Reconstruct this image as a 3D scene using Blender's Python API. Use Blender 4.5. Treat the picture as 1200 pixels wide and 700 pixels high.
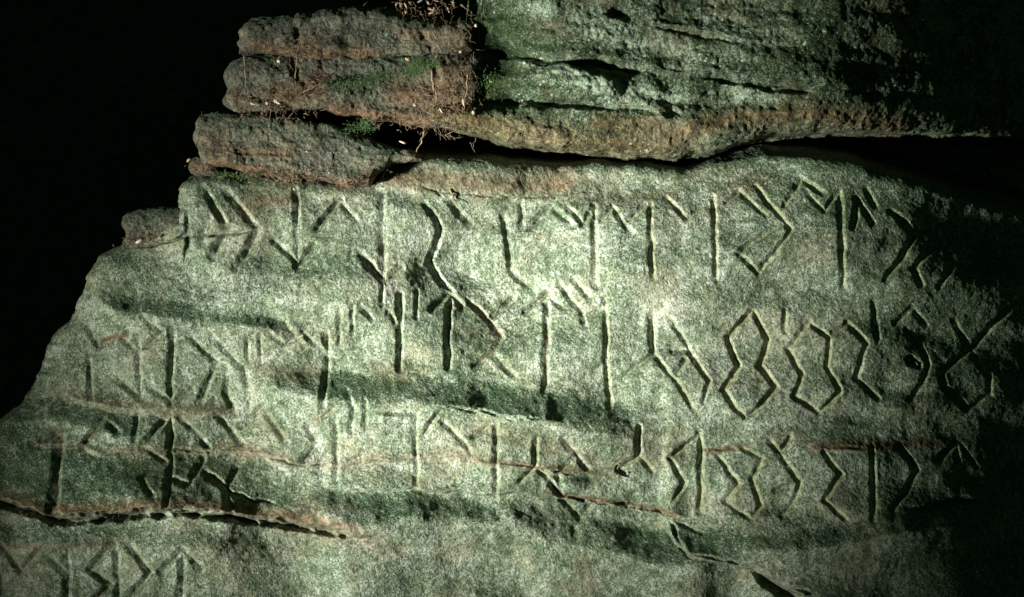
import bpy, math, random
import numpy as np
for o in list(bpy.data.objects): bpy.data.objects.remove(o)
random.seed(7); rng = np.random.default_rng(7)
S = 0.002          # metres per unit of the working grid on the rock face (2 mm)
D = 6.0            # camera distance from the face
sc = bpy.context.scene
# ------------------------------------------------------------------ camera
cam = bpy.data.cameras.new("camera"); co = bpy.data.objects.new("camera", cam)
sc.collection.objects.link(co); sc.camera = co
co.location = (0, -D, 0); co.rotation_euler = (math.radians(90), 0, 0)
cam.lens = 90; cam.sensor_width = 36; cam.clip_end = 100
# ------------------------------------------------------------------ light
w = bpy.data.worlds.new("World"); sc.world = w; w.use_nodes = True
bg = w.node_tree.nodes['Background']; bg.inputs[0].default_value = (0.12, 0.40, 0.20, 1); bg.inputs[1].default_value = 0.07
def lamp(name, loc, target, energy, size, half, blend, col, sx=1, sy=1):
    l = bpy.data.lights.new(name, 'SPOT'); l.energy = energy; l.shadow_soft_size = size
    l.spot_size = math.radians(2*half); l.spot_blend = blend; l.color = col
    o = bpy.data.objects.new(name, l); sc.collection.objects.link(o)
    o.location = loc; o.scale = (sx, sy, 1)
    from mathutils import Vector
    o.rotation_euler = (Vector(target)-Vector(loc)).to_track_quat('-Z', 'Y').to_euler()
lamp("torch", (-7.2, -5.2, -1.9), (0.0, 0.0, -0.01), 20500, 0.45, 5.2, 1.0, (0.97, 1.0, 0.94), 0.69, 1.20)
sc.view_settings.view_transform = 'Standard'; sc.view_settings.look = 'None'
sc.view_settings.exposure = 0.0; sc.view_settings.gamma = 1.0
sc.render.film_transparent = False
# ------------------------------------------------------------------ noise
def _h(ix, iy, iz, seed):
    n = (ix.astype(np.uint32)*np.uint32(374761393) + iy.astype(np.uint32)*np.uint32(668265263)
         + iz.astype(np.uint32)*np.uint32(2147483647) + np.uint32((seed*1274126177) & 0xffffffff))
    n = (n ^ (n >> np.uint32(13)))*np.uint32(1274126177)
    n ^= n >> np.uint32(16)
    n = (n*np.uint32(2246822519)); n ^= n >> np.uint32(15)
    return (n & np.uint32(0xffff)).astype(np.float32)/32767.5 - 1.0
def vnoise(x, y, z, seed=0):
    """smooth value noise in -1..1"""
    x = x.astype(np.float32); y = y.astype(np.float32); z = z.astype(np.float32)
    ix, iy, iz = np.floor(x), np.floor(y), np.floor(z)
    fx, fy, fz = x-ix, y-iy, z-iz
    ix, iy, iz = (ix.astype(np.int64)+100000), (iy.astype(np.int64)+100000), (iz.astype(np.int64)+100000)
    fx = fx*fx*(3-2*fx); fy = fy*fy*(3-2*fy); fz = fz*fz*(3-2*fz)
    r = 0
    for dx in (0, 1):
        wx = fx if dx else 1-fx
        for dy in (0, 1):
            wy = fy if dy else 1-fy
            for dz in (0, 1):
                wz = fz if dz else 1-fz
                r = r + wx*wy*wz*_h(ix+dx, iy+dy, iz+dz, seed)
    return r
def fbm(x, y, z, wl, octs, gain=0.5, seed=0):
    r = 0; a = 1.0
    for k in range(octs):
        c, s_ = math.cos(0.7*k+0.3), math.sin(0.7*k+0.3)
        X, Z = c*x - s_*z, s_*x + c*z
        r = r + a*vnoise(X/wl, y/wl+7.3*k, Z/wl+3.1*k, seed+k)
        a *= gain; wl *= 0.5
    return r
# ------------------------------------------------------------------ materials
def nd(nt, t, **kw):
    n = nt.nodes.new(t)
    for k, v in kw.items(): setattr(n, k, v)
    return n
def ramp(nt, fac, stops):
    r = nd(nt, 'ShaderNodeValToRGB'); nt.links.new(fac, r.inputs[0])
    el = r.color_ramp.elements
    el[0].position, el[0].color = stops[0][0], (*stops[0][1], 1)
    el[1].position, el[1].color = stops[-1][0], (*stops[-1][1], 1)
    for p, c in stops[1:-1]:
        e = el.new(p); e.color = (*c, 1)
    return r.outputs[0]
def mix(nt, f, a, b, mode='MIX'):
    m = nd(nt, 'ShaderNodeMix', data_type='RGBA', blend_type=mode)
    if isinstance(f, (int, float)): m.inputs[0].default_value = f
    else: nt.links.new(f, m.inputs[0])
    for i, v in ((6, a), (7, b)):
        if isinstance(v, tuple): m.inputs[i].default_value = (*v, 1)
        else: nt.links.new(v, m.inputs[i])
    return m.outputs[2]
def math_(nt, op, a, b=None, clamp=False):
    m = nd(nt, 'ShaderNodeMath', operation=op, use_clamp=clamp)
    for i, v in enumerate((a, b)):
        if v is None: continue
        if isinstance(v, (int, float)): m.inputs[i].default_value = v
        else: nt.links.new(v, m.inputs[i])
    return m.outputs[0]
def mrange(nt, v, a, b, c=0.0, d=1.0):
    m = nd(nt, 'ShaderNodeMapRange'); nt.links.new(v, m.inputs[0])
    for i, x in enumerate((a, b, c, d)): m.inputs[i+1].default_value = x
    return m.outputs[0]
def noise(nt, vec, scale, detail=3, rough=0.6, dist=0):
    n = nd(nt, 'ShaderNodeTexNoise'); nt.links.new(vec, n.inputs['Vector'])
    n.inputs['Scale'].default_value = scale; n.inputs['Detail'].default_value = detail
    n.inputs['Roughness'].default_value = rough; n.inputs['Distortion'].default_value = dist
    return n.outputs['Fac']
def rock_material(name, pale, mid, dark, brown, moss, mossy=0.0, grain=1.0, lichen=0.5):
    m = bpy.data.materials.new(name); m.use_nodes = True; nt = m.node_tree; nt.nodes.clear()
    out = nd(nt, 'ShaderNodeOutputMaterial'); p = nd(nt, 'ShaderNodeBsdfPrincipled')
    nt.links.new(p.outputs[0], out.inputs[0])
    tc = nd(nt, 'ShaderNodeTexCoord').outputs['Object']
    fine = noise(nt, tc, 250, 2, 0.75)
    med = noise(nt, tc, 60, 3, 0.65)
    big = noise(nt, tc, 6, 5, 0.6, 0.3)
    blotch = noise(nt, tc, 17, 4, 0.65, 0.4)
    st = nd(nt, 'ShaderNodeAttribute', attribute_name='stain').outputs['Fac']
    al_shade = nd(nt, 'ShaderNodeAttribute', attribute_name='algae_shade').outputs['Fac']
    gr = nd(nt, 'ShaderNodeAttribute', attribute_name='groove').outputs['Fac']
    li = nd(nt, 'ShaderNodeAttribute', attribute_name='lichen').outputs['Fac']
    # pale crust against the darker grain of the sandstone
    f = math_(nt, 'ADD', math_(nt, 'MULTIPLY', fine, 0.44), math_(nt, 'ADD', math_(nt, 'MULTIPLY', med, 0.28), math_(nt, 'ADD', math_(nt, 'MULTIPLY', blotch, 0.34), math_(nt, 'MULTIPLY', li, 0.10))))
    col = ramp(nt, f, [(0.38, dark), (0.52, mid), (0.665, pale), (0.80, tuple(min(1, c*1.35) for c in pale))])
    # warm cast patches
    warm = mix(nt, mrange(nt, noise(nt, tc, 9, 4, 0.6), 0.48, 0.64, 0, 0.30), col, (0.36, 0.30, 0.19))
    # green growth on upward facing and damp surfaces, plus shade painted with it
    nz = nd(nt, 'ShaderNodeSeparateXYZ'); g = nd(nt, 'ShaderNodeNewGeometry'); nt.links.new(g.outputs['Normal'], nz.inputs[0])
    up = mrange(nt, nz.outputs['Z'], 0.02, 0.55, 0, 0.85)
    af = math_(nt, 'ADD', math_(nt, 'ADD', al_shade, up), mossy)
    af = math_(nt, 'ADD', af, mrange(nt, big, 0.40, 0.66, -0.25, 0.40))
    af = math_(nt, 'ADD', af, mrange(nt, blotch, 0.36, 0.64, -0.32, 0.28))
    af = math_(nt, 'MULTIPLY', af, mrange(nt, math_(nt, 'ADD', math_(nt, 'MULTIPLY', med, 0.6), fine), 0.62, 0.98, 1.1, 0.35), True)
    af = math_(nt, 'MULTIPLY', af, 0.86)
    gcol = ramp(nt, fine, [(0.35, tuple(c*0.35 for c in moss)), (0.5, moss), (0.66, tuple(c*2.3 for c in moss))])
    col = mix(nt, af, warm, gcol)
    # rust coloured iron stain
    sf = math_(nt, 'MULTIPLY', st, mrange(nt, math_(nt, 'ADD', math_(nt, 'MULTIPLY', blotch, 0.5), math_(nt, 'MULTIPLY', fine, 0.5)), 0.36, 0.60, 0.35, 1.0), True)
    bcol = ramp(nt, med, [(0.35, tuple(c*0.35 for c in brown)), (0.5, brown), (0.66, tuple(min(1, c*1.9) for c in brown))])
    col = mix(nt, sf, col, bcol)
    # yellow green crust at the bottom of some carved lines
    col = mix(nt, math_(nt, 'MULTIPLY', gr, mrange(nt, med, 0.4, 0.55, 0.45, 0.95), True), col, (0.33, 0.33, 0.14))
    # lichen specks
    v = nd(nt, 'ShaderNodeTexVoronoi'); nt.links.new(tc, v.inputs['Vector']); v.inputs['Scale'].default_value = 75
    lf = math_(nt, 'MULTIPLY', mrange(nt, v.outputs['Distance'], 0.30, 0.16, 0, 1), mrange(nt, math_(nt, 'ADD', noise(nt, tc, 11, 3, 0.7), math_(nt, 'MULTIPLY', li, 0.12)), 0.56, 0.66, 0, lichen))
    col = mix(nt, lf, col, (0.50, 0.60, 0.47))
    # black pores
    pit = mrange(nt, noise(nt, tc, 150, 2, 0.55), 0.36, 0.43, 0.45, 0.0)
    col = mix(nt, pit, col, tuple(c*0.12 for c in mid))
    nt.links.new(col, p.inputs['Base Color']); p.inputs['Roughness'].default_value = 0.85
    p.inputs['Specular IOR Level'].default_value = 0.25
    b = nd(nt, 'ShaderNodeBump'); b.inputs['Strength'].default_value = 0.9; b.inputs['Distance'].default_value = 0.0045*grain
    hh = math_(nt, 'ADD', math_(nt, 'MULTIPLY', fine, 0.8), math_(nt, 'ADD', med, math_(nt, 'MULTIPLY', pit, -0.5)))
    nt.links.new(hh, b.inputs['Height']); nt.links.new(b.outputs[0], p.inputs['Normal'])
    return m
M_face = rock_material('pale_sandstone', (0.52, 0.545, 0.455), (0.150, 0.188, 0.112), (0.014, 0.032, 0.011), (0.125, 0.058, 0.024), (0.022, 0.056, 0.020))
M_slab = rock_material('brown_sandstone', (0.22, 0.215, 0.165), (0.078, 0.074, 0.050), (0.011, 0.013, 0.007), (0.125, 0.064, 0.028), (0.036, 0.060, 0.030), 0.0, 1.3, 0.35)
M_moss = rock_material('mossy_sandstone', (0.32, 0.39, 0.27), (0.036, 0.052, 0.022), (0.008, 0.015, 0.005), (0.19, 0.095, 0.035), (0.020, 0.044, 0.012), 0.22, 1.5, 0.75)
def simple(name, c1, c2, scale=60, rough=0.8, bump=0.002):
    m = bpy.data.materials.new(name); m.use_nodes = True; nt = m.node_tree
    p = nt.nodes['Principled BSDF']; tc = nd(nt, 'ShaderNodeTexCoord').outputs['Object']
    n = noise(nt, tc, scale, 3)
    nt.links.new(ramp(nt, n, [(0.35, c1), (0.65, c2)]), p.inputs['Base Color']); p.inputs['Roughness'].default_value = rough
    b = nd(nt, 'ShaderNodeBump'); b.inputs['Distance'].default_value = bump; nt.links.new(n, b.inputs['Height']); nt.links.new(b.outputs[0], p.inputs['Normal'])
    return m
M_root = simple('dry_root', (0.07, 0.042, 0.022), (0.30, 0.20, 0.115), 90)
M_leaf = simple('dead_leaf', (0.30, 0.15, 0.07), (0.62, 0.45, 0.28), 50)
M_pale = simple('bleached_leaf', (0.30, 0.25, 0.18), (0.62, 0.54, 0.42), 50)
M_green = simple('green_moss', (0.012, 0.030, 0.006), (0.050, 0.115, 0.016), 120)
M_soil = simple('dark_soil', (0.012, 0.010, 0.007), (0.045, 0.036, 0.024), 25, 0.95, 0.01)
# ------------------------------------------------------------------ mesh helpers
def link(o, parent=None):
    sc.collection.objects.link(o)
    if parent: o.parent = parent
    return o
def tag(o, label=None, cat=None, group=None, kind=None):
    for k, v in (('label', label), ('category', cat), ('group', group), ('kind', kind)):
        if v: o[k] = v
    return o
def mesh_from(name, V, F, mat, attrs=None, normals=None, parent=None):
    """V (n,3), F (m,4) numpy -> one mesh object"""
    me = bpy.data.meshes.new(name); n, m = len(V), len(F)
    k = F.shape[1]
    me.vertices.add(n); me.vertices.foreach_set('co', V.astype(np.float32).ravel())
    me.loops.add(m*k); me.loops.foreach_set('vertex_index', F.astype(np.int32).ravel())
    me.polygons.add(m); me.polygons.foreach_set('loop_start', np.arange(0, m*k, k, dtype=np.int32))
    me.polygons.foreach_set('use_smooth', np.ones(m, bool))
    me.update(calc_edges=True)
    for an, av in (attrs or {}).items():
        a = me.attributes.new(an, 'FLOAT', 'POINT'); a.data.foreach_set('value', av.astype(np.float32).ravel())
    if normals is not None: me.normals_split_custom_set_from_vertices(normals.astype(np.float32))
    me.materials.append(mat)
    return link(bpy.data.objects.new(name, me), parent)
def grid_faces(nr, nc):
    i = np.arange(nr*nc).reshape(nr, nc)
    return np.stack([i[:-1, :-1], i[1:, :-1], i[1:, 1:], i[:-1, 1:]], -1).reshape(-1, 4)
def grid_normals(P):
    du = np.gradient(P, axis=1); dv = np.gradient(P, axis=0)
    n = np.cross(dv, du); n /= np.linalg.norm(n, axis=-1, keepdims=True)+1e-12
    return n
def to_world(u, v, y, base):
    """face coordinates (u right, v down, units of 2 mm) to metres; base = smooth depth of the surface there"""
    k = (1 + base*S/D)
    return np.stack([(u-600)*S*k, y*S, (350-v)*S*k], -1)
def sstep(a, b, x):
    t = np.clip((x-a)/(b-a), 0, 1); return t*t*(3-2*t)
def polyfade(u, pts, fade):
    x0, x1 = pts[0][0], pts[-1][0]
    return sstep(x0-fade, x0+fade, u)*(1-sstep(x1-fade, x1+fade, u))
def line_v(u, pts):
    return np.interp(u, [p[0] for p in pts], [p[1] for p in pts])
def ledge(u, v, pts, amp, lup, sh, fade=15):      # stands proud above the line, drops off below it
    d = v-line_v(u, pts)
    return amp*np.exp(np.minimum(d, 0)/lup)*(1-sstep(0, sh, d))*polyfade(u, pts, fade)
def step(u, v, pts, amp, ldn, sh, fade=25):       # rises below the line, then fades downward
    d = v-line_v(u, pts)
    return amp*sstep(-sh*0.5, sh*0.5, d)*np.exp(-np.maximum(d-sh*0.5, 0)/ldn)*polyfade(u, pts, fade)
def seg_dist(u, v, a, b):
    ax, ay = a; bx, by = b; dx, dy = bx-ax, by-ay
    t = np.clip(((u-ax)*dx+(v-ay)*dy)/(dx*dx+dy*dy+1e-9), 0, 1)
    return np.hypot(u-ax-t*dx, v-ay-t*dy)
def stroke_dist(u, v, pts):
    return np.minimum.reduce([seg_dist(u, v, pts[i], pts[i+1]) for i in range(len(pts)-1)])
def chisel(u, v, H, pts, wdt, dep, ids, gid):
    """cut with a steep right wall and a long sloping left wall, as left by a right handed mason"""
    m = wdt*1.7+2
    xs = [p[0] for p in pts]; ys = [p[1] for p in pts]
    sel = (u > min(xs)-m) & (u < max(xs)+m) & (v > min(ys)-m) & (v < max(ys)+m)
    if not sel.any(): return
    uu, vv = u[sel], v[sel]; best = np.full(uu.shape, 9.0); dd = np.full(uu.shape, 99.0)
    for i in range(len(pts)-1):
        (ax, ay), (bx, by) = pts[i], pts[i+1]; dx, dy = bx-ax, by-ay
        t = np.clip(((uu-ax)*dx+(vv-ay)*dy)/(dx*dx+dy*dy+1e-9), 0, 1)
        ex, ey = uu-ax-t*dx, vv-ay-t*dy; d = np.hypot(ex, ey)
        left = 0.5-0.5*ex/(d+0.8)                      # 1 on the left of the line, 0 on its right
        wl = wdt*(0.66+0.95*left)
        best = np.minimum(best, d/wl); dd = np.minimum(dd, d)
    q = np.clip(1-best, 0, 1); prof = -dep*np.where(q < 0.2, q*q/0.4, q-0.1)
    lf = 0.7+0.3*sstep(0, 9, np.minimum(np.hypot(uu-pts[0][0], vv-pts[0][1]), np.hypot(uu-pts[-1][0], vv-pts[-1][1])))
    H[sel] = np.minimum(H[sel], prof*lf)
    s2 = np.where(sel); k = best < 0.85
    ids[s2[0][k], s2[1][k]] = gid
def cut(u, v, H, pts, wdt, dep, power=1.0, ids=None, gid=0, idw=1.0):
    m = wdt+3
    xs = [p[0] for p in pts]; ys = [p[1] for p in pts]
    sel = (u > min(xs)-m) & (u < max(xs)+m) & (v > min(ys)-m) & (v < max(ys)+m)
    if not sel.any(): return
    d = stroke_dist(u[sel], v[sel], pts)
    tl = min(28.0, 0.35*sum(math.hypot(pts[i+1][0]-pts[i][0], pts[i+1][1]-pts[i][1]) for i in range(len(pts)-1)))
    end = sstep(0, tl, np.minimum(np.hypot(u[sel]-pts[0][0], v[sel]-pts[0][1]), np.hypot(u[sel]-pts[-1][0], v[sel]-pts[-1][1])))
    prof = -dep*end*(1-(1-np.clip(1-d/(wdt*(0.45+0.55*end)), 0, 1)**power)**1.25)
    H[sel] = np.minimum(H[sel], prof)
    if ids is not None:
        s2 = np.where(sel); k = d < wdt*idw
        ids[s2[0][k], s2[1][k]] = gid
def soft(u, v, pts, wdt, strength, A, vs=1.0):    # stain painted round a line
    m = wdt*3
    xs = [p[0] for p in pts]; ys = [p[1] for p in pts]
    sel = (u > min(xs)-m) & (u < max(xs)+m) & (v > min(ys)-m) & (v < max(ys)+m)
    d = stroke_dist(u[sel], v[sel], pts)
    A[sel] = np.maximum(A[sel], strength*np.exp(-(d/wdt)**2))
# ------------------------------------------------------------------ carved letters, row by row: (strokes, half width, depth, crust, rust)
LET = []
def L(*strokes, w=5.0, d=5.0, y=0.0, r=0.0): LET.append((strokes, w, d, y, r))
# first row
L([(240,220),(258,248),(275,275)], [(248,256),(240,286)], [(270,272),(252,300)], w=6, d=6)
L([(267,225),(290,250),(304,270)], [(302,274),(293,296),(280,312)], w=6, d=6)
L([(349,222),(350,305)], [(323,281),(352,309)], [(372,288),(350,312)], w=5, d=6, r=.3)
L([(402,234),(374,268)], [(402,238),(418,260)], w=5, d=5, r=.5)
L([(449,228),(451,328)], [(426,300),(455,330)], [(472,314),(456,330)], w=6, d=6)
L([(498,238),(511,254),(518,270),(512,290),(505,306),(516,326),(532,344)], w=5.5, d=6)
L([(526,232),(552,264)], w=6, d=5, r=.4)
L([(592,255),(597,290),(600,318),(612,330),(628,343)], w=5, d=5.5)
L([(612,236),(612,268)], w=4.5, d=4)
L([(647,242),(622,266)], [(648,243),(670,265)], w=5, d=5, r=.5)
L([(665,242),(684,262)], [(697,242),(699,335)], [(693,252),(684,262)], w=5, d=5, y=.4)
L([(704,258),(720,243),(731,260),(742,274)], w=5, d=5, y=.3)
L([(762,240),(765,326)], [(757,241),(738,258)], w=4.8, d=4.8, y=.6, r=.4)
L([(782,232),(806,256),(830,240)], w=4.8, d=4.5, y=.5, r=.3)
L([(837,230),(838,328)], w=5, d=4.8, y=.7)
L([(852,238),(867,224),(880,236),(897,253)], w=4.4, d=4.2, y=.5, r=.4)
L([(888,218),(906,244),(927,270),(888,319)], [(865,298),(888,320)], [(865,298),(890,278),(915,262)], w=4.6, d=4.6, y=.7)
L([(920,240),(930,225),(940,210),(967,226)], [(948,228),(965,248),(983,228)], w=4.6, d=4.4, y=.6)
L([(985,226),(986,280),(989,335)], w=5.4, d=5.5, y=.5)
L([(1000,266),(1005,234),(1022,262)], [(1016,222),(1026,242)], w=5, d=5, y=.3)
L([(1045,248),(1060,260),(1072,277),(1056,304),(1038,328)], w=5, d=5, y=.6)
L([(1083,248),(1102,280),(1117,308),(1100,336)], [(1098,282),(1070,315),(1078,333)], w=5, d=5, y=.8)
L([(1143,288),(1148,306),(1165,332)], w=4.5, d=4.5)
# second row
L([(104,386),(118,407),(140,394),(158,409)], [(105,418),(107,468)], w=4.8, d=4.6, r=.5)
L([(163,392),(165,466)], [(140,448),(164,463)], w=5, d=5.5, r=.3)
L([(204,388),(202,472)], [(178,454),(204,470)], [(226,458),(206,470)], [(174,372),(192,390),(172,406)], w=5, d=5.2, r=.3)
L([(224,392),(240,407),(256,424),(236,472)], w=5.4, d=6)
L([(254,398),(274,416),(288,434),(294,462),(292,480)], [(270,445),(265,462),(275,478)], w=5.4, d=6)
L([(293,396),(293,422)], w=3.6, d=3.6)
L([(307,392),(307,424)], w=3.6, d=3.6)
L([(318,390),(336,404),(357,390),(382,412)], [(385,392),(382,484)], w=4.8, d=5)
L([(399,361),(400,403)], w=3.6, d=3.6)
L([(415,360),(415,392)], w=3.6, d=4)
L([(424,359),(438,374)], [(458,366),(469,384)], [(471,346),(470,432)], w=4.6, d=4.6)
L([(450,332),(450,358)], w=3.6, d=3)
L([(489,341),(489,371)], w=3.6, d=3.4)
L([(508,362),(526,345),(543,359)], [(529,348),(527,390),(527,430)], w=5, d=5.4, r=.4)
L([(553,355),(578,378),(588,396),(579,413),(558,430)], [(600,352),(580,371)], [(580,417),(604,441)], w=5, d=5.2, r=.5)
L([(644,342),(618,364)], [(646,349),(660,360)], [(643,356),(639,460)], w=4.8, d=4.4, r=.5)
L([(658,335),(680,362),(688,382)], [(674,329),(692,349)], w=4.6, d=4.6)
L([(709,350),(711,410),(715,476)], [(706,362),(690,372)], w=4.6, d=4.4, y=.6)
L([(764,368),(765,415),(730,443)], [(766,416),(790,444),(812,479)], w=4.4, d=4.4, y=.5)
L([(784,372),(798,394),(810,414),(830,446),(824,470)], [(806,409),(788,412)], [(804,421),(792,437)], w=4.6, d=4.6, y=.4)
L([(880,366),(852,396),(866,430),(848,456),(860,477),(874,488)], [(882,366),(902,398),(890,428),(910,454),(888,478),(874,488)], w=4.4, d=4.8, y=.8, r=.3)
L([(920,363),(920,389)], w=3.8, d=4, y=.3, r=.4)
L([(949,377),(923,409),(942,440),(930,463),(961,482)], [(949,378),(972,395),(969,430),(985,458),(961,482)], w=4.6, d=5, y=.7, r=.2)
L([(972,395),(993,379),(1015,402),(1003,444),(1031,468)], w=4.8, d=5, y=.5, r=.3)
L([(1025,354),(1028,398)], w=5, d=5)
L([(1049,379),(1070,361),(1087,382)], [(1063,388),(1080,406),(1089,428),(1082,450),(1068,468)], w=5, d=5.4, y=.4)
L([(1120,376),(1132,398),(1143,420),(1159,440),(1159,463),(1134,479)], [(1180,364),(1159,386),(1137,411),(1104,436),(1108,454),(1134,478)], w=5.4, d=6, y=.5)
# third row
L([(80,499),(44,519)], [(75,504),(72,550),(73,598)], w=7, d=8, r=1.)
L([(125,493),(100,522)], [(126,493),(144,507)], w=5, d=6, r=.9)
L([(162,478),(163,514)], w=4.4, d=4.4)
L([(198,489),(174,518)], [(201,484),(204,588)], [(214,490),(230,506),(246,526)], w=5, d=5, r=.4)
L([(172,524),(197,541),(172,557),(187,580)], w=5.5, d=6.5, r=.5)
L([(240,538),(226,565),(203,558)], w=5, d=5)
L([(284,542),(268,569),(243,553)], [(268,570),(276,598)], w=5, d=6, r=.3)
L([(256,488),(286,521)], w=5, d=5, r=.3)
L([(284,499),(307,478),(322,494),(334,514)], w=5, d=5.6, r=.4)
L([(394,478),(362,500),(374,518),(358,539)], [(396,486),(396,562)], w=5.2, d=5.2, r=.5)
L([(408,457),(417,478),(414,505)], w=4.4, d=4.6)
L([(431,468),(431,499)], w=4, d=4)
L([(450,482),(490,482)], [(489,484),(490,568)], [(517,482),(497,510)], w=4.4, d=4.4, r=.5, y=.2)
L([(520,492),(536,510),(552,525)], [(578,495),(557,509)], [(583,494),(582,576)], w=4.4, d=4.4, r=.3, y=.2)
L([(629,514),(629,545),(603,568)], [(629,546),(642,560)], w=4.2, d=4.2, y=.5)
L([(660,512),(678,535),(690,548)], [(673,537),(655,554),(659,583),(680,607),(695,590)], w=5, d=6, r=.4)
L([(750,500),(749,533),(726,550)], [(751,535),(765,551)], w=4.6, d=5, y=.4)
L([(819,510),(784,536),(803,566),(786,590)], w=4.4, d=4.4, y=.5)
L([(821,506),(822,555),(820,600)], w=4.6, d=4.6, y=.6)
L([(842,534),(863,566),(849,587),(880,608)], [(870,524),(891,536),(880,562),(891,590),(880,606)], w=4.6, d=4.8, y=.8, r=.2)
L([(901,516),(912,531),(936,564),(933,580),(915,604)], [(926,512),(914,530)], [(924,569),(908,574)], w=4.6, d=4.8, y=.9)
L([(964,529),(985,555),(964,585),(990,606)], w=4.6, d=4.8, y=.9)
L([(1022,522),(1024,560),(1022,607)], w=5, d=5.2, y=.4)
L([(1055,522),(1075,552),(1062,576),(1044,595)], w=5, d=5.2, y=.4, r=.4)
L([(1122,519),(1122,575)], [(1126,520),(1144,547)], [(1120,523),(1100,538)], w=5, d=5, y=.3)
# fourth row
L([(2,634),(28,667),(52,643)], [(0,656),(8,690)], w=5, d=6, r=.5)
L([(54,640),(81,670)], [(83,642),(83,712)], w=6, d=7)
L([(138,634),(110,667),(132,683),(118,700)], w=5, d=6, r=.4)
L([(141,636),(141,712)], [(158,638),(180,671),(155,698)], w=5.2, d=6.2, r=.2)
L([(192,669),(218,642),(240,665)], [(218,645),(215,712)], w=5.4, d=6.4, r=.2)
# ------------------------------------------------------------------ natural lines of the carved face
rust_ledge = [(40,520),(100,522),(125,528),(200,527),(260,530),(300,532),(345,543),(400,545),(440,535),(490,535),(520,532),(560,536),(585,541),(630,545),(660,552),(695,550)]
deep_crack = [(-120,575),(0,584),(30,592),(70,603),(110,601),(160,598),(220,593),(270,600),(310,607),(360,614),(420,622)]
side = [(130,235),(180,225),(205,214),(240,203),(262,203),(280,150),(300,113),(330,98),(345,93),(365,82),(395,60),(405,54),(440,38),(458,31),(467,24),(480,10),(497,-8),(520,-34),(560,-70),(700,-110),(900,-150)]
top_edge = [(-200,212),(200,212),(260,205),(400,214),(440,214),(455,190),(500,182),(560,186),(640,194),(700,190),(760,193),(805,196),(850,186),(900,180),(960,184),(1000,190),(1060,205),(1120,225),(1200,245),(1400,300)]
def base_depth(u, v):
    b = 0.0019*np.maximum(u-950, 0)**2
    lim = 0.0019*230**2
    b = np.where(u > 1180, lim+2*0.0019*230*(u-1180), b)
    b = b + 0.00045*np.maximum(200-u, 0)**2            # left flank turns slightly away
    b = b + 0.10*(350-v)*0.5                            # leans back a little
    return b
# --- build the face grid
vs = np.arange(128, 772, 1.18); nr = len(vs)
NB, NC, NF = 14, 18, 1120
xl = np.interp(vs, [p[0] for p in side], [p[1] for p in side])
xl = xl + 2.5*vnoise(vs/14, vs*0, vs*0, 5) + 1.4*vnoise(vs/5, vs*0, vs*0, 6)
R = 26.0
t_b = np.linspace(1, 0, NB, endpoint=False)[None, :]
t_c = np.linspace(0, math.pi/2, NC, endpoint=False)[None, :]
t_f = np.linspace(0, 1, NF)[None, :]
one = np.ones((nr, 1))
U = np.concatenate([xl[:, None]+0*t_b + 6*t_b, xl[:, None]+R*(1-np.cos(t_c)), (xl[:, None]+R)+(1330-xl[:, None]-R)*t_f], 1)
E = np.concatenate([R+240*t_b*one, R*(1-np.sin(t_c))*one, 0*t_f*one], 1)      # depth of the side wall and its rounded corner
V_ = np.repeat(vs[:, None], U.shape[1], 1)
nc = U.shape[1]
B = base_depth(U, V_)
wob_u = U + 1.3*vnoise(U/16, V_/16, U*0, 21) + 0.45*vnoise(U/5, V_/5, U*0, 22)
wob_v = V_ + 1.3*vnoise(U/16, V_/16, U*0, 23) + 0.45*vnoise(U/5, V_/5, U*0, 24)
H = np.zeros_like(U)     # relief towards the viewer
Z0 = U*0
H += 19*fbm(U, Z0, V_*1.8, 190, 2, 0.5, 40)
H += 6.2*fbm(U*0.8, Z0, V_*1.6, 66, 2, 0.5, 50)
H += 1.5*fbm(U, Z0, V_, 24, 2, 0.5, 55)
wv = V_ + 3*vnoise(U/30, V_/30, Z0, 31) + 1.5*vnoise(U/9, V_/9, Z0, 32)
H += step(U, wv, [(95,285),(130,300),(190,306),(300,312)], 5, 30, 26)
H += step(U, wv, [(120,350),(170,362),(220,368),(300,376),(350,388)], 14, 26, 24)
H -= 9*np.exp(-(((U-235)/60)**2+((V_-338)/20)**2))
H += step(U, wv, [(300,438),(385,452),(440,450),(500,455),(560,463),(620,474),(700,486),(740,492)], 26, 75, 40, 40)
H += step(U, wv, [(560,190),(600,205),(700,230),(900,220),(1000,235)], 7, 60, 50, 40)
H += ledge(U, wv, [(515,474),(560,480),(600,489),(650,492)], 8, 14, 3, 12)
H += ledge(U, wv, rust_ledge, 6.5, 32, 6, 14)
H += step(U, wv, [(30,560),(100,562),(200,562),(290,566)], 26, 70, 62, 30)
H += ledge(U, wv, [(60,456),(110,470),(150,477),(200,482),(270,482),(330,474)], 5.5, 30, 8, 14)
H += step(U, wv, [(-60,482),(60,480),(110,490),(150,496),(200,498)], 8, 30, 26)
H += ledge(U, wv, deep_crack, 26, 34, 6, 110)
H += step(U, wv, [(-120,625),(0,625),(100,622),(250,630),(330,650)], 9, 50, 34)
H += ledge(U, wv, [(390,566),(450,570),(490,571),(540,573),(600,575),(640,578)], 9, 34, 4, 16)
H += step(U, wv, [(380,590),(450,594),(490,592),(540,598),(600,600),(660,616),(780,640),(840,655)], 28, 95, 40, 35)
H += ledge(U, wv, [(780,618),(795,636),(806,650),(850,656),(882,662),(905,680),(950,695),(1000,712),(1100,730),(1500,760)], 30, 60, 5, 8)
H += step(U, wv, [(880,635),(940,628),(1000,618),(1060,608),(1130,598)], 18, 60, 26, 35)
H += ledge(U, wv, [(640,578),(700,588),(780,600),(800,604)], 7, 25, 3, 10)
H += ledge(U, wv, [(955,524),(1025,524)], 2.5, 20, 5, 10)
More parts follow.
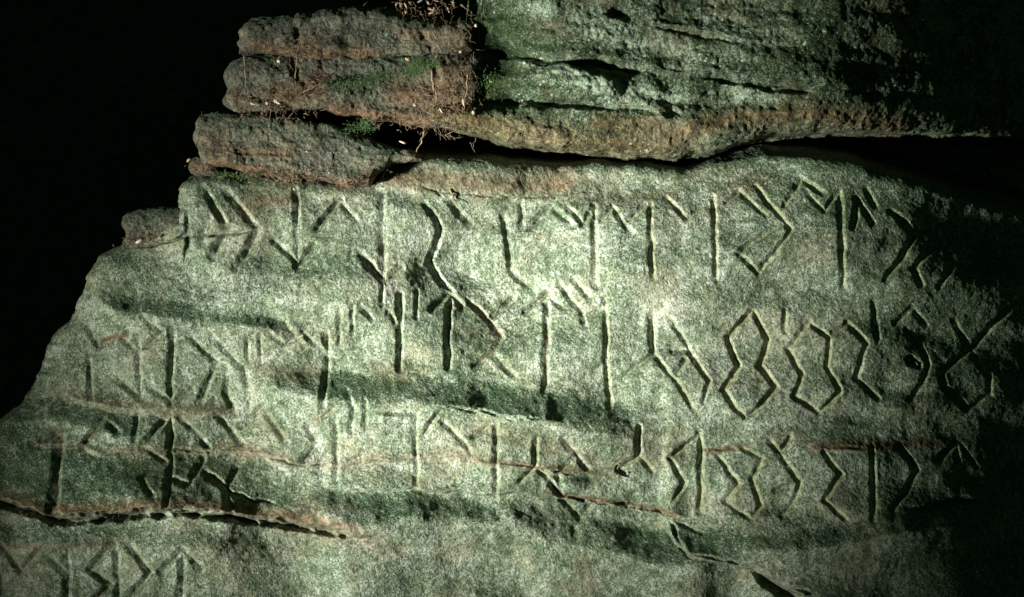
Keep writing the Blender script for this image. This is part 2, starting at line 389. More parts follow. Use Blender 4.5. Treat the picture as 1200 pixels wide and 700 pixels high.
H += ledge(U, wv, [(440,219),(500,226),(560,233),(640,232),(690,228)], 4.5, 30, 5, 18)
H += ledge(U, wv, [(320,350),(360,400),(430,430),(480,434)], 5, 60, 12, 20)
H += 9*np.exp(-(((U-670)/22)**2+((V_-568)/8)**2))*(1-sstep(574, 579, wv))
H += 7*np.exp(-(((U-470)/50)**2+((V_-240)/70)**2))
H += 5*np.exp(-(((U-140)/40)**2+((V_-330)/30)**2)) + 5*np.exp(-(((U-668)/16)**2+((V_-563)/10)**2))
jag_u = wob_u+2.4*vnoise(U/11, V_/11, Z0, 35)+0.6*vnoise(U/3.5, V_/3.5, Z0, 36); jag_v = wob_v+2.4*vnoise(U/12, V_/12, Z0, 37)+0.7*vnoise(U/3.5, V_/3.5, Z0, 38)
# lines broken into the stone
C = np.zeros_like(U)
for pts, wd, dp in (
    ([(p[0], p[1]+3) for p in deep_crack], 8, 26), ([(640,577),(670,581),(700,588),(740,594),(780,601),(797,604)], 3.2, 9),
    ([(640,560),(648,572),(660,582)], 6, 9), ([(785,600),(787,618),(795,638),(806,650),(850,655),(880,661),(900,678),(950,694),(990,712)], 4.0, 8),
    ([(790,612),(820,622),(832,618)], 3.5, 6), ([(880,662),(900,683),(925,698),(948,708)], 11, 26), ([(1068,424),(1074,426)], 7, 9),
    ([(220,238),(221,270),(218,312)], 3.2, 8), ([(150,290),(200,284),(221,278),(262,274),(300,272)], 3.0, 6),
    ([(520,474),(560,480),(600,489),(645,492)], 3.0, 6), ([(242,554),(268,572),(290,583),(330,590)], 3.5, 6),
    ([(1058,595),(1088,592),(1120,585),(1150,583)], 5, 9), ([(826,529),(850,526),(872,522)], 3, 3.5),
    ([(953,524),(990,523),(1025,524)], 3, 1.8), ([(726,548),(735,552)], 5, 9),
    ([(440,535),(470,536),(490,535)], 2, 2), ([(560,536),(585,541),(630,545),(665,552),(690,550)], 2.4, 3.5),
    ([(300,532),(345,543),(400,545)], 2.2, 2.5), ([(180,528),(230,529),(262,531),(292,533)], 3, 4.5),
    ([(480,216),(530,226),(580,231),(650,231)], 2, 2.2), ([(510,222),(527,236)], 3, 3)):
    cut(*((wob_u, wv) if pts is deep_crack else (jag_u, jag_v)), C, pts, wd*0.9, dp, 0.8)
ids = np.full(U.shape, -1, np.int32)
G = np.zeros_like(U); ST = np.zeros_like(U); AL_SHADE = np.zeros_like(U); STG = np.zeros_like(U)
is_rise = lambda p: (p[-1][0]-p[0][0])*(p[-1][1]-p[0][1]) < -60
wn = np.clip(0.98+0.15*vnoise(U/19, V_/19, Z0, 61)+0.15*vnoise(U/6, V_/6, Z0, 62), 0.45, 1.3)
for g, (strokes, wd, dp, yel, rst) in enumerate(LET):
    T = np.zeros_like(U[:1, :1])
    for s in strokes:
        chisel(wob_u, wob_v, C, s, wd*(1.10 if is_rise(s) else 1.0)*(0.92 if s[0][0] > 720 else 1.0), dp*(1.5 if is_rise(s) else 1.15)*(0.8 if wd >= 5.4 else 1.0)*(0.9 if s[0][0] < 700 and s[0][1] > 360 else 1.0), ids, g)
        if yel: soft(wob_u-1.6, wob_v, s, 1.5, yel*0.7, G)
        if rst and not (len(s) == 2 and s[1][0] >= s[0][0]): soft(wob_u+1.2, wob_v+0.8, s, 2.4, min(1, rst*1.5), STG)
ST = np.maximum(ST, STG*np.clip(0.55+0.7*vnoise(U/11, V_/11, Z0, 63), 0.1, 1))
C *= wn
H += C
for pts, wd, k in ((rust_ledge, 6, .45), ([(p[0], p[1]-7) for p in deep_crack], 8, .85), ([(60,456),(110,470),(150,477),(200,482),(270,482)], 9, .5),
    ([(560,537),(600,542),(640,546),(690,550)], 4, .9), ([(640,575),(700,586),(790,602)], 3.5, .9), ([(826,529),(872,522)], 4, .9),
    ([(953,523),(1000,523),(1050,522),(1110,516)], 6, .85), ([(290,240),(330,236),(345,232)], 9, .7), ([(120,400),(150,392)], 5, .8),
    ([(300,430),(345,440),(370,432)], 9, .45), ([(370,600),(340,612),(420,625),(460,640)], 16, .5), ([(680,660),(695,690)], 10, .5),
    ([(640,228),(700,235),(790,228)], 7, .35), ([(460,210),(560,215),(660,214)], 15, .75), ([(440,430),(470,438)], 10, .4),
    ([(0,636),(60,640),(138,634)], 5, .6), ([(330,205),(345,240)], 6, .6), ([(600,430),(620,450)], 14, .25), ([(160,470),(210,480)], 7, .5),
    ([(560,500),(640,520),(690,535)], 10, .35), ([(260,520),(340,538)], 8, .5), ([(870,520),(930,512)], 8, .2), ([(840,220),(900,214)], 10, .3)):
    soft(wob_u, wob_v, pts, wd, k, ST)
ST += 0.16*np.clip(vnoise(U/60, V_/28, Z0, 77), 0, 1)
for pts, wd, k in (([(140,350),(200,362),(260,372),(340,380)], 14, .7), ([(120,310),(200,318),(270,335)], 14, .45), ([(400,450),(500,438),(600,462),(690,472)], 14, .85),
    ([(0,545),(60,560),(160,545),(240,545)], 28, .8), ([(0,510),(50,560)], 34, 1.1), ([(0,490),(60,478),(150,486)], 14, .55), ([(430,575),(520,580),(640,585),(760,620),(840,640)], 14, .65),  # lower left: dark green deepened to paint the shade of the recess
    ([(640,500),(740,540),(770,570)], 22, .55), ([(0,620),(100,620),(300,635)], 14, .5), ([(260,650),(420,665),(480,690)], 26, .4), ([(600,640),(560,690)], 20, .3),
    ([(560,250),(720,260)], 30, .12), ([(940,250),(1000,300),(1060,380)], 60, .35), ([(1110,220),(1160,400),(1160,640)], 95, 1.3), ([(900,210),(1040,225)], 20, .6), ([(960,200),(1040,260),(1070,330)], 34, .5), ([(1050,420),(1075,480)], 26, .5), ([(680,190),(720,195),(860,188),(1000,195)], 9, .6),  # far right: green growth, widened to paint in the light's falloff
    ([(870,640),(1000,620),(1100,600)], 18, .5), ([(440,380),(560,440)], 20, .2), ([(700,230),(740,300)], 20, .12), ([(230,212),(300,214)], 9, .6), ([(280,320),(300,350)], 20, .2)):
    soft(jag_u, jag_v, pts, wd*1.5, k*0.85, AL_SHADE)
# top edge rolls back under the overhang
te = np.interp(U, [p[0] for p in top_edge], [p[1] for p in top_edge]) + 1.8*vnoise(U/22, Z0, Z0, 71)
dv = np.maximum(te+14-V_, 0); rr = 14.0
roll = np.where(dv < rr, rr-np.sqrt(np.maximum(rr*rr-dv*dv, 0)), rr+(dv-rr)*5.0)
roll = np.minimum(roll, 240)
Y = B + E + roll - H*np.clip(1-E/60, 0, 1)
P = to_world(U, V_, Y, B)
N = grid_normals(P)
q = P/S
rough = 0.85*fbm(q[..., 0], q[..., 1], q[..., 2], 13, 2, 0.6, 81) + 0.50*vnoise(q[..., 0]/3.1, q[..., 1]/3.1, q[..., 2]/3.1, 85) + 0.26*vnoise(q[..., 0]/1.7, q[..., 1]/1.7, q[..., 2]/1.7, 86)
P = P + N*(rough*S*0.8*(1-0.55*np.clip(-C/3, 0, 1)))[..., None]
N = grid_normals(P).reshape(-1, 3)
if N.reshape(nr, nc, 3)[200, 600, 1] > 0: N = -N
F = grid_faces(nr, nc)
if np.cross(P[201, 600]-P[200, 600], P[200, 601]-P[200, 600])[1] > 0: F = F[:, ::-1]
PV = P.reshape(-1, 3); idf = ids.ravel()[F].max(1)
SEAM = ids.ravel()
face_id = np.where((ids.ravel()[F] >= 0).sum(1) >= 3, idf, -1)
LI_LIT = np.zeros_like(U)  # lichen cover that also paints in the brightly lit parts of the face
for pts, wd, k in (([(430,240),(470,300),(540,290)], 45, .8), ([(700,290),(800,260),(880,230)], 60, .9), ([(820,300),(760,380),(900,460)], 50, .7), ([(200,385),(280,400),(300,420)], 16, .8), ([(560,300),(640,420)], 40, .5), ([(220,340),(320,340)], 22, .7), ([(350,520),(520,560),(600,560)], 30, .6), ([(380,600),(460,620),(560,650)], 30, .6), ([(900,560),(1000,560)], 30, .6), ([(830,670),(950,640)], 30, .8), ([(50,400),(110,320)], 25, .6), ([(560,200),(800,205)], 14, .4)):
    soft(wob_u, wob_v, pts, wd, k*0.35, LI_LIT)
attrs = {'lichen': LI_LIT.ravel(), 'stain': ST.ravel(), 'algae_shade': AL_SHADE.ravel(), 'groove': G.ravel()}
def sub(name, fsel, parent=None):
    f = F[fsel]; used, inv = np.unique(f, return_inverse=True)
    return mesh_from(name, PV[used], inv.reshape(f.shape), M_face, {k: a[used] for k, a in attrs.items()}, N[used], parent)
rock = link(bpy.data.objects.new('carved_rock', None)); rock.location = (0, 0, 0)
tag(rock, 'large pale green-grey rock face carved with four rows of angular rune letters', 'carved rock')
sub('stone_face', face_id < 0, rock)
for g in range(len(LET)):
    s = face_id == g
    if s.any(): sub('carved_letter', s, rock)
# ------------------------------------------------------------------ layered blocks above the face
def block(name, mat, top, bot, yf, label, x0=None, x1=None, endl=30, endr=0, rt=14, rb=14, back=260, pitch=1.3, relief=None, stain=None, algae_shade=None, amp=1.0, tilt=0.0, seed=0, cat='rock', yslope=0.0, lich=None, bow=None, pits=1.2):
    x0 = top[0][0] if x0 is None else x0; x1 = top[-1][0] if x1 is None else x1
    n = int((x1-x0)/pitch)
    # denser columns near the rounded ends
    u = np.linspace(x0, x1, n)
    if endl: u = np.concatenate([x0+endl*(1-np.cos(np.linspace(0, math.pi/2, int(endl*1.5/pitch), endpoint=False))), np.linspace(x0+endl, x1, n)])
    if endr: u = np.concatenate([u[u < x1-endr], (x1-endr)+endr*np.sin(np.linspace(0, math.pi/2, int(endr*1.5/pitch)))])
    zt = np.interp(u, [p[0] for p in top], [p[1] for p in top]); zb = np.interp(u, [p[0] for p in bot], [p[1] for p in bot])
    zt = zt + 1.6*vnoise(u/16, u*0, u*0, seed+1) ; zb = zb + 2.0*vnoise(u/14, u*0, u*0, seed+2)
    hh = np.maximum((zb-zt)/2, 1.0)
    er = np.zeros_like(u)
    if endl:
        t = np.clip((u-x0)/endl, 0, 1); er += endl*(1-np.sqrt(np.maximum(1-(1-t)**2, 0)))
    if endr:
        t = np.clip((x1-u)/endr, 0, 1); er += endr*(1-np.sqrt(np.maximum(1-(1-t)**2, 0)))
    rtu = np.minimum(rt, hh*0.98); rbu = np.minimum(rb, hh*0.98)
    hmax = hh.max()*2
    nf = max(int((hmax-rt-rb)/pitch), 6); ncn = int(max(rt, rb)*1.57/pitch)+3
    rows = []; yy = []
    for t in np.linspace(1, 0, 16, endpoint=False): rows.append(zt+6*t*0); yy.append(rtu+back*t**1.5)
    for a in np.linspace(0, math.pi/2, ncn, endpoint=False): rows.append(zt+rtu*(1-np.cos(a))); yy.append(rtu*(1-np.sin(a)))
    for t in np.linspace(0, 1, nf, endpoint=False): rows.append(zt+rtu+(zb-zt-rtu-rbu)*t); yy.append(0*u)
    for a in np.linspace(math.pi/2, 0, ncn, endpoint=False): rows.append(zb-rbu*(1-np.cos(a))); yy.append(rbu*(1-np.sin(a)))
    for t in np.linspace(0, 1, 30): rows.append(zb-0*t+tilt*t*60); yy.append(rbu+back*t**1.5)
    Vv = np.array(rows); Yr = np.array(yy); Uu = np.repeat(u[None], len(rows), 0); z0 = Uu*0
    ew = np.clip(1-(Uu-x0)/40, 0, 1)*(endl > 0)+np.clip(1-(x1-Uu)/40, 0, 1)*(endr > 0)
    Uu = Uu + ew*(5.5*vnoise(Vv/17, z0, z0, seed+31)+2.5*vnoise(Vv/6, z0, z0, seed+32))
    base = base_depth(Uu, Vv*0+190)*0.9 + yf + yslope*(Vv-100)
    if bow: base = base + bow(Uu)
    face = np.clip(1-Yr/40, 0, 1)
    wu = Uu + 2*vnoise(Uu/15, Vv/15, z0, seed+3); wvv = Vv + 2.5*vnoise(Uu/20, Vv/20, z0, seed+4) + 1.2*vnoise(Uu/7, Vv/7, z0, seed+5)
    Hh = amp*(5*fbm(Uu*0.6, z0, Vv*1.8, 80, 2, 0.5, seed+6) + 2.4*vnoise(Uu/34, Vv/11, z0, seed+9))
    Cc = z0.copy(); s_ = z0.copy(); a_ = z0.copy(); l_ = z0.copy()
    for pts, wd, k in (lich or ()): soft(wu, wvv, pts, wd, k, l_)
    if relief: Hh = Hh + relief(wu, wvv, Cc)
    Hh = Hh + Cc - pits*2.2*np.clip(vnoise(Uu/9, Vv/5.5, z0, seed+21)-0.35, 0, 1) - pits*1.6*np.clip(vnoise(Uu/4.5, Vv/3.6, z0, seed+22)-0.35, 0, 1)
    for pts, wd, k in (stain or ()): soft(wu, wvv, pts, wd, k, s_)
    for pts, wd, k in (algae_shade or ()): soft(wu, wvv, pts, wd, k, a_)
    Yy = base + Yr + er - Hh*face
    Pp = to_world(Uu, Vv, Yy, base); Nn = grid_normals(Pp)
    c = Pp[len(rows)//2, len(u)//2]; flip = Nn[len(rows)//2, len(u)//2, 1] > 0
    if flip: Nn = -Nn
    qq = Pp/S
    ro = 1.5*fbm(qq[..., 0], qq[..., 1], qq[..., 2], 15, 2, 0.6, seed+11)+0.9*vnoise(qq[..., 0]/3.6, qq[..., 1]/3.6, qq[..., 2]/3.6, seed+15)+0.4*vnoise(qq[..., 0]/1.8, qq[..., 1]/1.8, qq[..., 2]/1.8, seed+16)
    Pp = Pp + Nn*(ro*S*(0.7+0.3*amp))[..., None]
    ff = grid_faces(*Uu.shape)
    k = len(rows)//2; j = len(u)//2
    if np.cross(Pp[k+1, j]-Pp[k, j], Pp[k, j+1]-Pp[k, j])[1] > 0: ff = ff[:, ::-1]
    o = mesh_from(name, Pp.reshape(-1, 3), ff, mat, {'stain': s_.ravel(), 'algae_shade': a_.ravel(), 'groove': z0.ravel(), 'lichen': l_.ravel()})
    return tag(o, label, cat)
# upper lobe of the double boulder
A1b = [(277,60),(300,62),(330,63),(370,67),(400,65),(430,69),(470,63),(552,62)]
block('boulder', M_slab, [(277,46),(280,36),(285,27),(296,20),(308,16),(325,16),(344,18),(350,14),(368,12),(380,8),(440,7),(462,10),(480,16),(510,22),(552,24)], A1b, -46,
      'topmost rounded brown boulder at upper left with hanging roots below its lip', endl=20, endr=10, rt=20, rb=14, seed=100, yslope=-0.16, amp=1.35, relief=lambda u, v, C: (cut(u, v, C, [(372,10),(366,22),(350,34),(344,60)], 6, 3), cut(u, v, C, [(500,20),(496,40),(508,60)], 5, 2), 0)[2],
      stain=[([(300,56),(345,60),(400,62),(440,64)], 8, .9), ([(470,40),(540,50)], 10, .5), ([(345,62),(365,50)], 9, .8)], algae_shade=[([(300,20),(380,14),(470,18)], 8, .4)])
block('boulder', M_slab, [(262,92),(266,78),(272,70),(285,64),(330,60),(400,62),(470,60),(560,60)], [(262,96),(264,112),(268,128),(280,132),(330,130),(365,124),(400,132),(450,141),(500,147),(560,150)], -32,
      'lower brown boulder streaked with green moss and rust just under the topmost one', endl=18, endr=10, rt=18, rb=12, seed=130, yslope=-0.10, amp=1.35, relief=lambda u, v, C: (cut(u, v, C, [(340,62),(350,90),(362,104),(390,108)], 6, 5), cut(u, v, C, [(272,108),(300,116),(332,120),(372,114)], 8, 9), cut(u, v, C, [(505,62),(512,90),(508,130)], 7, 4), 0)[3],
      stain=[([(320,112),(350,108),(365,100),(375,95)], 12, .9), ([(390,130),(450,138),(500,143)], 10, 1.), ([(470,110),(500,118),(530,105)], 20, .9), ([(275,110),(280,122)], 8, .8), ([(520,80),(550,100)], 18, .6)],
      algae_shade=[([(395,100),(440,88),(500,80)], 9, .9), ([(300,70),(340,72)], 8, .4)])
# thick slab below them
block('ledge_slab', M_slab, [(228,160),(231,146),(236,136),(248,132),(300,133),(345,139),(385,146),(420,157),(450,168),(480,176),(494,181)],
      [(228,164),(231,182),(240,192),(270,197),(300,203),(320,206),(335,212),(350,206),(380,213),(415,219),(432,216),(440,203),(458,190),(480,188),(494,186)], -30,
      'long rounded slab with green top jutting over the first row of carved letters', endl=12, endr=10, rt=10, rb=9, seed=160, yslope=-0.12, amp=1.1,
      stain=[([(240,175),(300,180),(340,180),(345,178)], 6, .8), ([(250,190),(330,206),(415,217),(440,203)], 7, .95), ([(240,160),(260,165)], 8, .5)],
      algae_shade=[([(240,138),(300,139),(400,154),(470,175)], 9, .75), ([(420,180),(450,175)], 16, .4)],
      relief=lambda u, v, C: (cut(u, v, C, [(262,180),(330,180),(350,183)], 2.5, 2.5), 0)[1])
# small broken block at the left edge
block('stone_block', M_slab, [(143,266),(146,255),(152,249),(165,244),(190,242),(207,240),(219,242)], [(143,268),(146,282),(152,290),(170,288),(195,282),(219,278)], -10,
      'small squarish broken block at the left edge split off by a vertical crack', endl=14, endr=5, rt=13, rb=9, back=180, seed=190, amp=0.8, cat='stone',
      stain=[([(150,278),(175,282),(215,274)], 6, .8)], algae_shade=[([(160,248),(215,262)], 12, .6)])
block('stone_chip', M_slab, [(216,192),(219,187),(226,184),(238,184),(250,188)], [(216,194),(219,202),(230,204),(240,205),(250,203)], -8,
      'small brown chip wedged under the left end of the jutting slab', endl=6, endr=6, rt=6, rb=6, back=60, seed=210, amp=0.5, cat='stone',
      stain=[([(225,196),(245,198)], 8, .7)])
# big mossy mass on the right
def mossy_relief(u, v, C):
    h = -50*(1-sstep(565, 655, u))*(1-sstep(108, 138, v))
    h = h - 14*np.exp(-(((u-600)/60)**2+((v-66)/20)**2))
    h = h + ledge(u, v, [(556,48),(590,55),(640,66),(700,72),(770,80),(800,84)], 10, 30, 6, 14)
    h = h + step(u, v, [(606,66),(640,70),(680,84),(720,92)], 14, 30, 8, 12)
    h = h + ledge(u, v, [(590,98),(640,114),(690,121),(740,129),(775,136)], 12, 35, 6, 12)
    h = h + step(u, v, [(590,118),(700,126),(780,136)], 7, 30, 8, 14)
    h = h + ledge(u, v, [(812,85),(860,92),(910,101),(960,102),(1000,100)], 10, 28, 5, 14)
    h = h + ledge(u, v, [(760,22),(800,35),(870,48),(900,46)], 7, 24, 5, 14)
    h = h + ledge(u, v, [(690,-4),(720,6),(745,16),(770,14)], 6, 16, 5, 10)
    h = h - 10*np.exp(-(((u-728)/12)**2+((v-13)/8)**2))
    h = h - 12*np.exp(-(((u-605)/34)**2+((v-76)/16)**2)) - 10*np.exp(-(((u-640)/30)**2+((v-48)/7)**2))
    h = h - 8*np.exp(-(((u-640)/55)**2+((v-118)/9)**2))
    for p, wd, dp in (([(610,112),(660,124),(700,125),(740,128),(765,134),(782,146)], 5.0, 11), ([(560,50),(590,58),(640,70),(700,75),(770,82)], 8, 17), ([(815,86),(870,93),(930,103),(965,102)], 8, 17), ([(760,28),(800,38),(840,44),(880,50)], 5, 9), ([(712,10),(728,14),(742,20)], 8, 14), ([(570,120),(610,118),(650,124)], 9, 14)):
        cut(u, v, C, p, wd, dp, 0.8)
    return h
block('overhanging_rock', M_moss, [(494,128),(506,112),(516,98),(524,70),(534,44),(546,20),(549,-10),(566,-60),(580,-90),(1400,-90)],
      [(498,130),(510,138),(530,147),(560,156),(600,166),(650,171),(700,177),(750,181),(800,181),(840,176),(880,163),(920,153),(980,150),(1060,152),(1130,156),(1400,170)], -62,
      'huge mossy overhanging rock with pale lichen crust filling the upper right', endl=26, endr=0, rt=20, rb=22, back=320, pitch=1.35, seed=230, relief=mossy_relief, amp=1.9, pits=1.1, bow=lambda u: 0.0012*np.clip(u-900, 0, 250)**2+0.6*np.maximum(u-1150, 0), lich=[([(625,72),(680,92),(720,104)], 14, 1.6), ([(590,0),(640,8)], 12, 1.2), ([(700,30),(740,52),(800,60)], 20, .9), ([(790,70),(880,75)], 14, .9), ([(720,115),(790,120)], 14, 1.2), ([(830,30),(930,50)], 14, 1.0), ([(680,20),(720,40)], 12, 1.), ([(860,110),(900,112)], 12, 1.)], yslope=0.02,
      stain=[([(510,136),(600,156),(700,168),(780,172)], 16, .5), ([(780,160),(860,140),(940,132),(1060,146)], 11, .6), ([(500,125),(560,110)], 18, .5), ([(700,145),(780,150)], 12, .45)],
      algae_shade=[([(600,20),(800,60),(1000,60)], 40, .2), ([(590,85),(650,105)], 18, .7), ([(565,-40),(590,50),(560,120)], 45, 1.4), ([(610,55),(640,60)], 20, .8), ([(700,55),(760,70)], 16, .5), ([(950,60),(1080,120)], 50, .55), ([(820,70),(950,90)], 12, .5)], )  # dark green at the left end paints the shade of the gully
# ------------------------------------------------------------------ earth bank behind, in the dark
gx, gy = np.meshgrid(np.linspace(-6, 6, 120), np.linspace(0, 1, 60))
yb = 0.75+gy*5; zb_ = -1.6+gy*5.2 + 0.10*fbm(gx*1.0, gx*0, gy*5, 0.6, 4, 0.5, 300)
Pb = np.stack([gx, yb, zb_], -1); fb = grid_faces(60, 120)
if np.cross(Pb[1, 0]-Pb[0, 0], Pb[0, 1]-Pb[0, 0])[2] < 0: fb = fb[:, ::-1]
tag(mesh_from('earth_bank', Pb.reshape(-1, 3), fb, M_soil), kind='structure')
# ------------------------------------------------------------------ roots, leaves, moss
def W(u, v, y):        # point at depth y (2 mm units, + away) seen at u, v
    k = 1+y*S/D
    return ((u-600)*S*k, y*S, (350-v)*S*k)
def tube_mesh(name, pts, r0, r1, n=5):
    P_ = np.array(pts, float); m = len(P_); V = []; Fc = []
    T_ = np.gradient(P_, axis=0); T_ /= np.linalg.norm(T_, axis=1, keepdims=True)+1e-9
    for i in range(m):
        t = T_[i]; a = np.cross(t, (0.3, 1, 0.2)); a /= np.linalg.norm(a)+1e-9; b = np.cross(t, a)
        r = r0+(r1-r0)*i/(m-1)
        for k in range(n):
            an = 2*math.pi*k/n; V.append(P_[i]+r*(math.cos(an)*a+math.sin(an)*b))
    for i in range(m-1):
        for k in range(n): Fc.append((i*n+k, i*n+(k+1) % n, (i+1)*n+(k+1) % n, (i+1)*n+k))
    return np.array(V), np.array(Fc)
def wiggle(u0, v0, u1, v1, y0, y1, n=9, j=2.5, sag=0):
    pts = []
    for i in range(n):
        t = i/(n-1); e = math.sin(math.pi*t)
        pts.append(W(u0+(u1-u0)*t+random.uniform(-j, j)*e, v0+(v1-v0)*t+random.uniform(-j, j)*e+sag*e, y0+(y1-y0)*t+random.uniform(-j, j)*e-3*e))
    return pts
def root(u0, v0, u1, v1, y0, y1, label, r=0.9, group='dry roots hanging over the rock layers', **kw):
    V, Fc = tube_mesh('dry_root', wiggle(u0, v0, u1, v1, y0, y1, **kw), r*S, r*0.45*S)
    return tag(mesh_from('dry_root', V, Fc, M_root), label, 'root', group)
RT = [(350,56,346,92,-62,-56,1.1,'thin root hanging from the lip of the topmost boulder into the mossy streak'),
      (346,58,330,62,-62,-60,.9,'short root lying sideways in the crack under the topmost boulder'),
      (286,66,288,120,-50,-46,.8,'long pale root running down the left end of the lower boulder'),
      (352,60,370,78,-62,-54,.9,'curved root crossing the rusty patch below the topmost boulder'),
      (375,98,350,112,-52,-50,1.,'root loop over the rusty hollow of the lower boulder'),
      (506,82,512,124,-62,-58,1.3,'pale reddish root hanging down beside the green moss tuft'),
      (548,88,544,128,-74,-72,1.1,'pale straight root on the left end of the mossy overhanging rock'),
      (514,58,505,78,-60,-60,.9,'tan stalk leaning above the green moss tuft'),
      (497,155,488,178,-36,-34,1.3,'bent pale twig in the dark gap right of the jutting slab'),
      (452,128,440,140,-50,-48,1.1,'thin pale twig crossing the lip of the lower boulder'),
      (527,222,536,242,-4,-6,1.7,'orange twig lodged in the notch above the first row of letters'),
      (538,128,534,152,-50,-40,1.,'root dangling into the black gap between boulder and overhanging rock'),
      (450,202,447,212,-8,-6,1.3,'brown twig end sticking out of the gap beside the jutting slab'),
      (46,592,60,604,-12,-14,1.,'pale straw lying in the deep crack at the lower left'),
      (963,530,965,546,32,30,.9,'tiny white straw hooked in the third row near the brown ledge')]
for a in RT: root(a[0], a[1], a[2], a[3], a[4], a[5], a[7], r=a[6], j=2.0 if abs(a[1]-a[3]) > 14 else 1.0)
# fine fibres nobody could count: tangled rootlets in the crevices
def fibres(name, spots, label, mat=M_root):
    VV, FF, n = [], [], 0
    for (u, v, su, sv, y, cnt, ln) in spots:
        for _ in range(cnt):
            a = u+random.gauss(0, su); b = v+random.gauss(0, sv); th = random.uniform(0, 6.28); l = random.uniform(.4, 1)*ln
            yy = y+random.uniform(-3, 4)
            V, Fc = tube_mesh('f', wiggle(a, b, a+math.cos(th)*l, b+math.sin(th)*l*0.9+2, yy, yy+random.uniform(-3, 3), n=5, j=1.6), random.uniform(.25, .55)*S, .2*S, 3)
            VV.append(V); FF.append(Fc+n); n += len(V)
    return tag(mesh_from(name, np.concatenate(VV), np.concatenate(FF), mat), label, 'rootlets', kind='stuff')
fibres('rootlets', [(345,60,14,6,-60,60,14), (325,112,22,10,-52,90,14), (365,108,18,9,-50,70,14), (292,115,7,7,-46,40,10), (505,115,16,18,-58,190,15), (532,112,12,22,-56,170,14), (545,60,8,22,-40,60,12),
    (525,145,22,8,-50,70,12), (470,140,26,5,-50,50,11), (330,206,30,5,-40,80,11), (420,216,16,4,-40,30,9), (322,128,18,5,-44,50,11), (234,197,8,5,-14,25,8), (450,198,10,5,-20,25,9),
    (60,600,50,4,-14,70,9), (180,597,60,3,-14,50,7), (155,286,8,4,-18,20,7), (500,10,25,8,-20,60,14), (320,140,30,3,-34,40,9)],
    'tangled brown rootlets and bark shreds caught in the rock crevices')
# dead leaves, one object each
def leaf(u, v, y, ln, wd, rot, label, mat=M_leaf, group='dead leaves and bark flakes caught on the rock', name='dead_leaf', cat='leaf'):
    ln *= .72; wd *= .62
    V = []; nn = 6; ca, sa = math.cos(rot), math.sin(rot); tw = random.uniform(-.5, .5)
    prof = [random.uniform(.1,.6), random.uniform(.5,.9), random.uniform(.7,1), random.uniform(.6,1), random.uniform(.3,.8), random.uniform(.05,.5)]
    for i in range(nn):
        t = i/(nn-1)
        for s_ in (-1, -.5, 0, .5, 1):
            a = (t-.5)*ln; b = s_*prof[i]*wd/2; cy = -1.2*math.sin(math.pi*t)*ln*.12 + abs(s_)*wd*.22 + tw*b*t
            V.append(W(u+a*ca-b*sa, v+a*sa+b*ca, y+cy))
    f = grid_faces(nn, 5); V = np.array(V)
    o = mesh_from(name, V, f, mat)
    md = o.modifiers.new('thickness', 'SOLIDIFY'); md.thickness = 0.0006
    return tag(o, label, cat, group)
LV = [(325,120,-54,12,8,.6,1,'largest pale leaf scrap lodged under the lower boulder'), (313,121,-52,5,6,1.4,1,'small white leaf scrap left of the largest pale one'), (297,122,-50,9,4,.1,1,'pale sliver near the left end of the lower boulder'),
      (327,72,-60,6,9,1.2,1,'pale curled leaf below the rusty crack of the topmost boulder'), (478,70,-60,9,6,.5,0,'orange leaf beside the green moss tuft on the boulder'),
      (486,123,-58,6,6,.8,1,'white leaf speck low on the boulder left of the rust streaks'),
      (163,283,-22,12,7,-.5,1,'cream leaf fragment beneath the small broken block'), (472,167,-36,12,4,.3,0,'rusty flake at the tip of the jutting slab'), (555,132,-74,6,8,1.,0,'reddish leaf on the overhanging rock lip'),
      (576,96,-70,8,5,.4,0,'tan leaf scrap in the dark hollow of the overhanging rock'), (558,30,-72,5,8,.7,1,'pale scrap at the upper left corner of the overhanging rock'), (540,61,-62,4,7,1.5,0,'pale upright scrap in the vertical crack between boulder and overhang'),
      (221,188,-12,8,5,-.8,0,'small tan leaf by the chip under the jutting slab'), (345,222,-6,6,4,.9,1,'tiny pale flake above the arrow shaped letter'), (70,608,-14,5,5,.4,1,'white pebble like flake in the deep crack at lower left'), (225,600,-12,4,4,.4,1,'tiny white flake in the thin right end of the lower left crack'),
      (543,120,-74,12,4,1.4,0,'upright tan bark flake between the two rock masses'), (517,130,-62,10,4,1.,0,'tan bark flake in the rust streaks under the moss tuft'), (360,178,-38,5,3,.3,0,'small straw flake on the jutting slab above the arrow letter')]
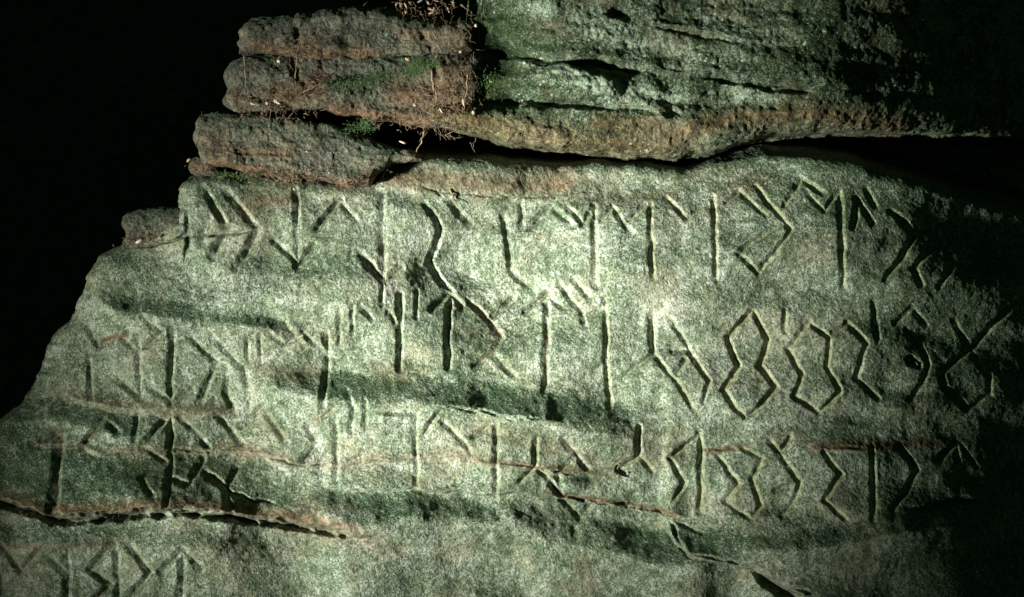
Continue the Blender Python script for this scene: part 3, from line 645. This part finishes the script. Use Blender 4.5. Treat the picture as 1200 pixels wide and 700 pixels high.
for (u, v, y, a, b, r, pale, lb) in LV: leaf(u, v, y, a, b, r, lb, M_pale if pale else M_leaf)
# leaf litter behind the top edge
for i in range(26):
    u, v = random.uniform(462, 545), random.uniform(-4, 20)
    leaf(u, v, -18+random.uniform(-6, 6)-(20-v)*-.4, random.uniform(6, 12), random.uniform(3, 5), random.uniform(0, 3), 'narrow %s leaf %s in the litter behind the topmost boulder' % ('pale' if i % 3 == 0 else 'brown', ('low on the left', 'high on the left', 'low on the right', 'high on the right')[(u > 503)*2+(v < 8)]), M_leaf if i % 3 else M_pale, 'leaf litter behind the topmost boulder')
# moss tufts
def moss(spots, label, name='moss_tuft'):
    V, Fc = [], []
    for (u, v, su, sv, y, cnt) in spots:
        for _ in range(cnt):
            c = np.array(W(u+random.gauss(0, su), v+random.gauss(0, sv), y-random.uniform(0, 6)))
            th = random.uniform(0, 6.28); l = random.uniform(1.2, 2.8)*S; d = np.array((math.cos(th), random.uniform(-1.0, .1), abs(math.sin(th))+.1)); d = d/np.linalg.norm(d)*l
            s_ = np.array((-d[2], random.uniform(-.2, .2)*l, d[0]))*.38
            i = len(V); V += [c-s_*.5, c+s_*.5, c+d+s_*.2, c+d-s_*.2]; Fc.append((i, i+1, i+2, i+3))
    return tag(mesh_from(name, np.array(V), np.array(Fc), M_green), label, 'moss', kind='stuff')
moss([(490,78,6,5,-60,420), (482,86,4,4,-58,220), (508,76,3,3,-60,120)], 'brightest green moss tuft growing beside the rust streaks of the lower boulder')
moss([(400,103,14,5,-48,200), (430,95,14,5,-48,180), (452,90,9,4,-49,90)], 'band of dark green moss running along the middle of the lower boulder')
moss([(429,147,5,4,-36,300), (418,150,8,3,-34,120)], 'small green moss cushion on the top of the jutting slab')
moss([(576,98,8,8,-72,260)], 'dull moss patch in the hollow at the left end of the overhanging rock')
moss([(262,205,8,2,-12,120), (292,206,12,3,-12,200)], 'dark moss line under the jutting slab at the left')
print('verts', sum(len(o.data.vertices) for o in bpy.data.objects if o.type == 'MESH'))
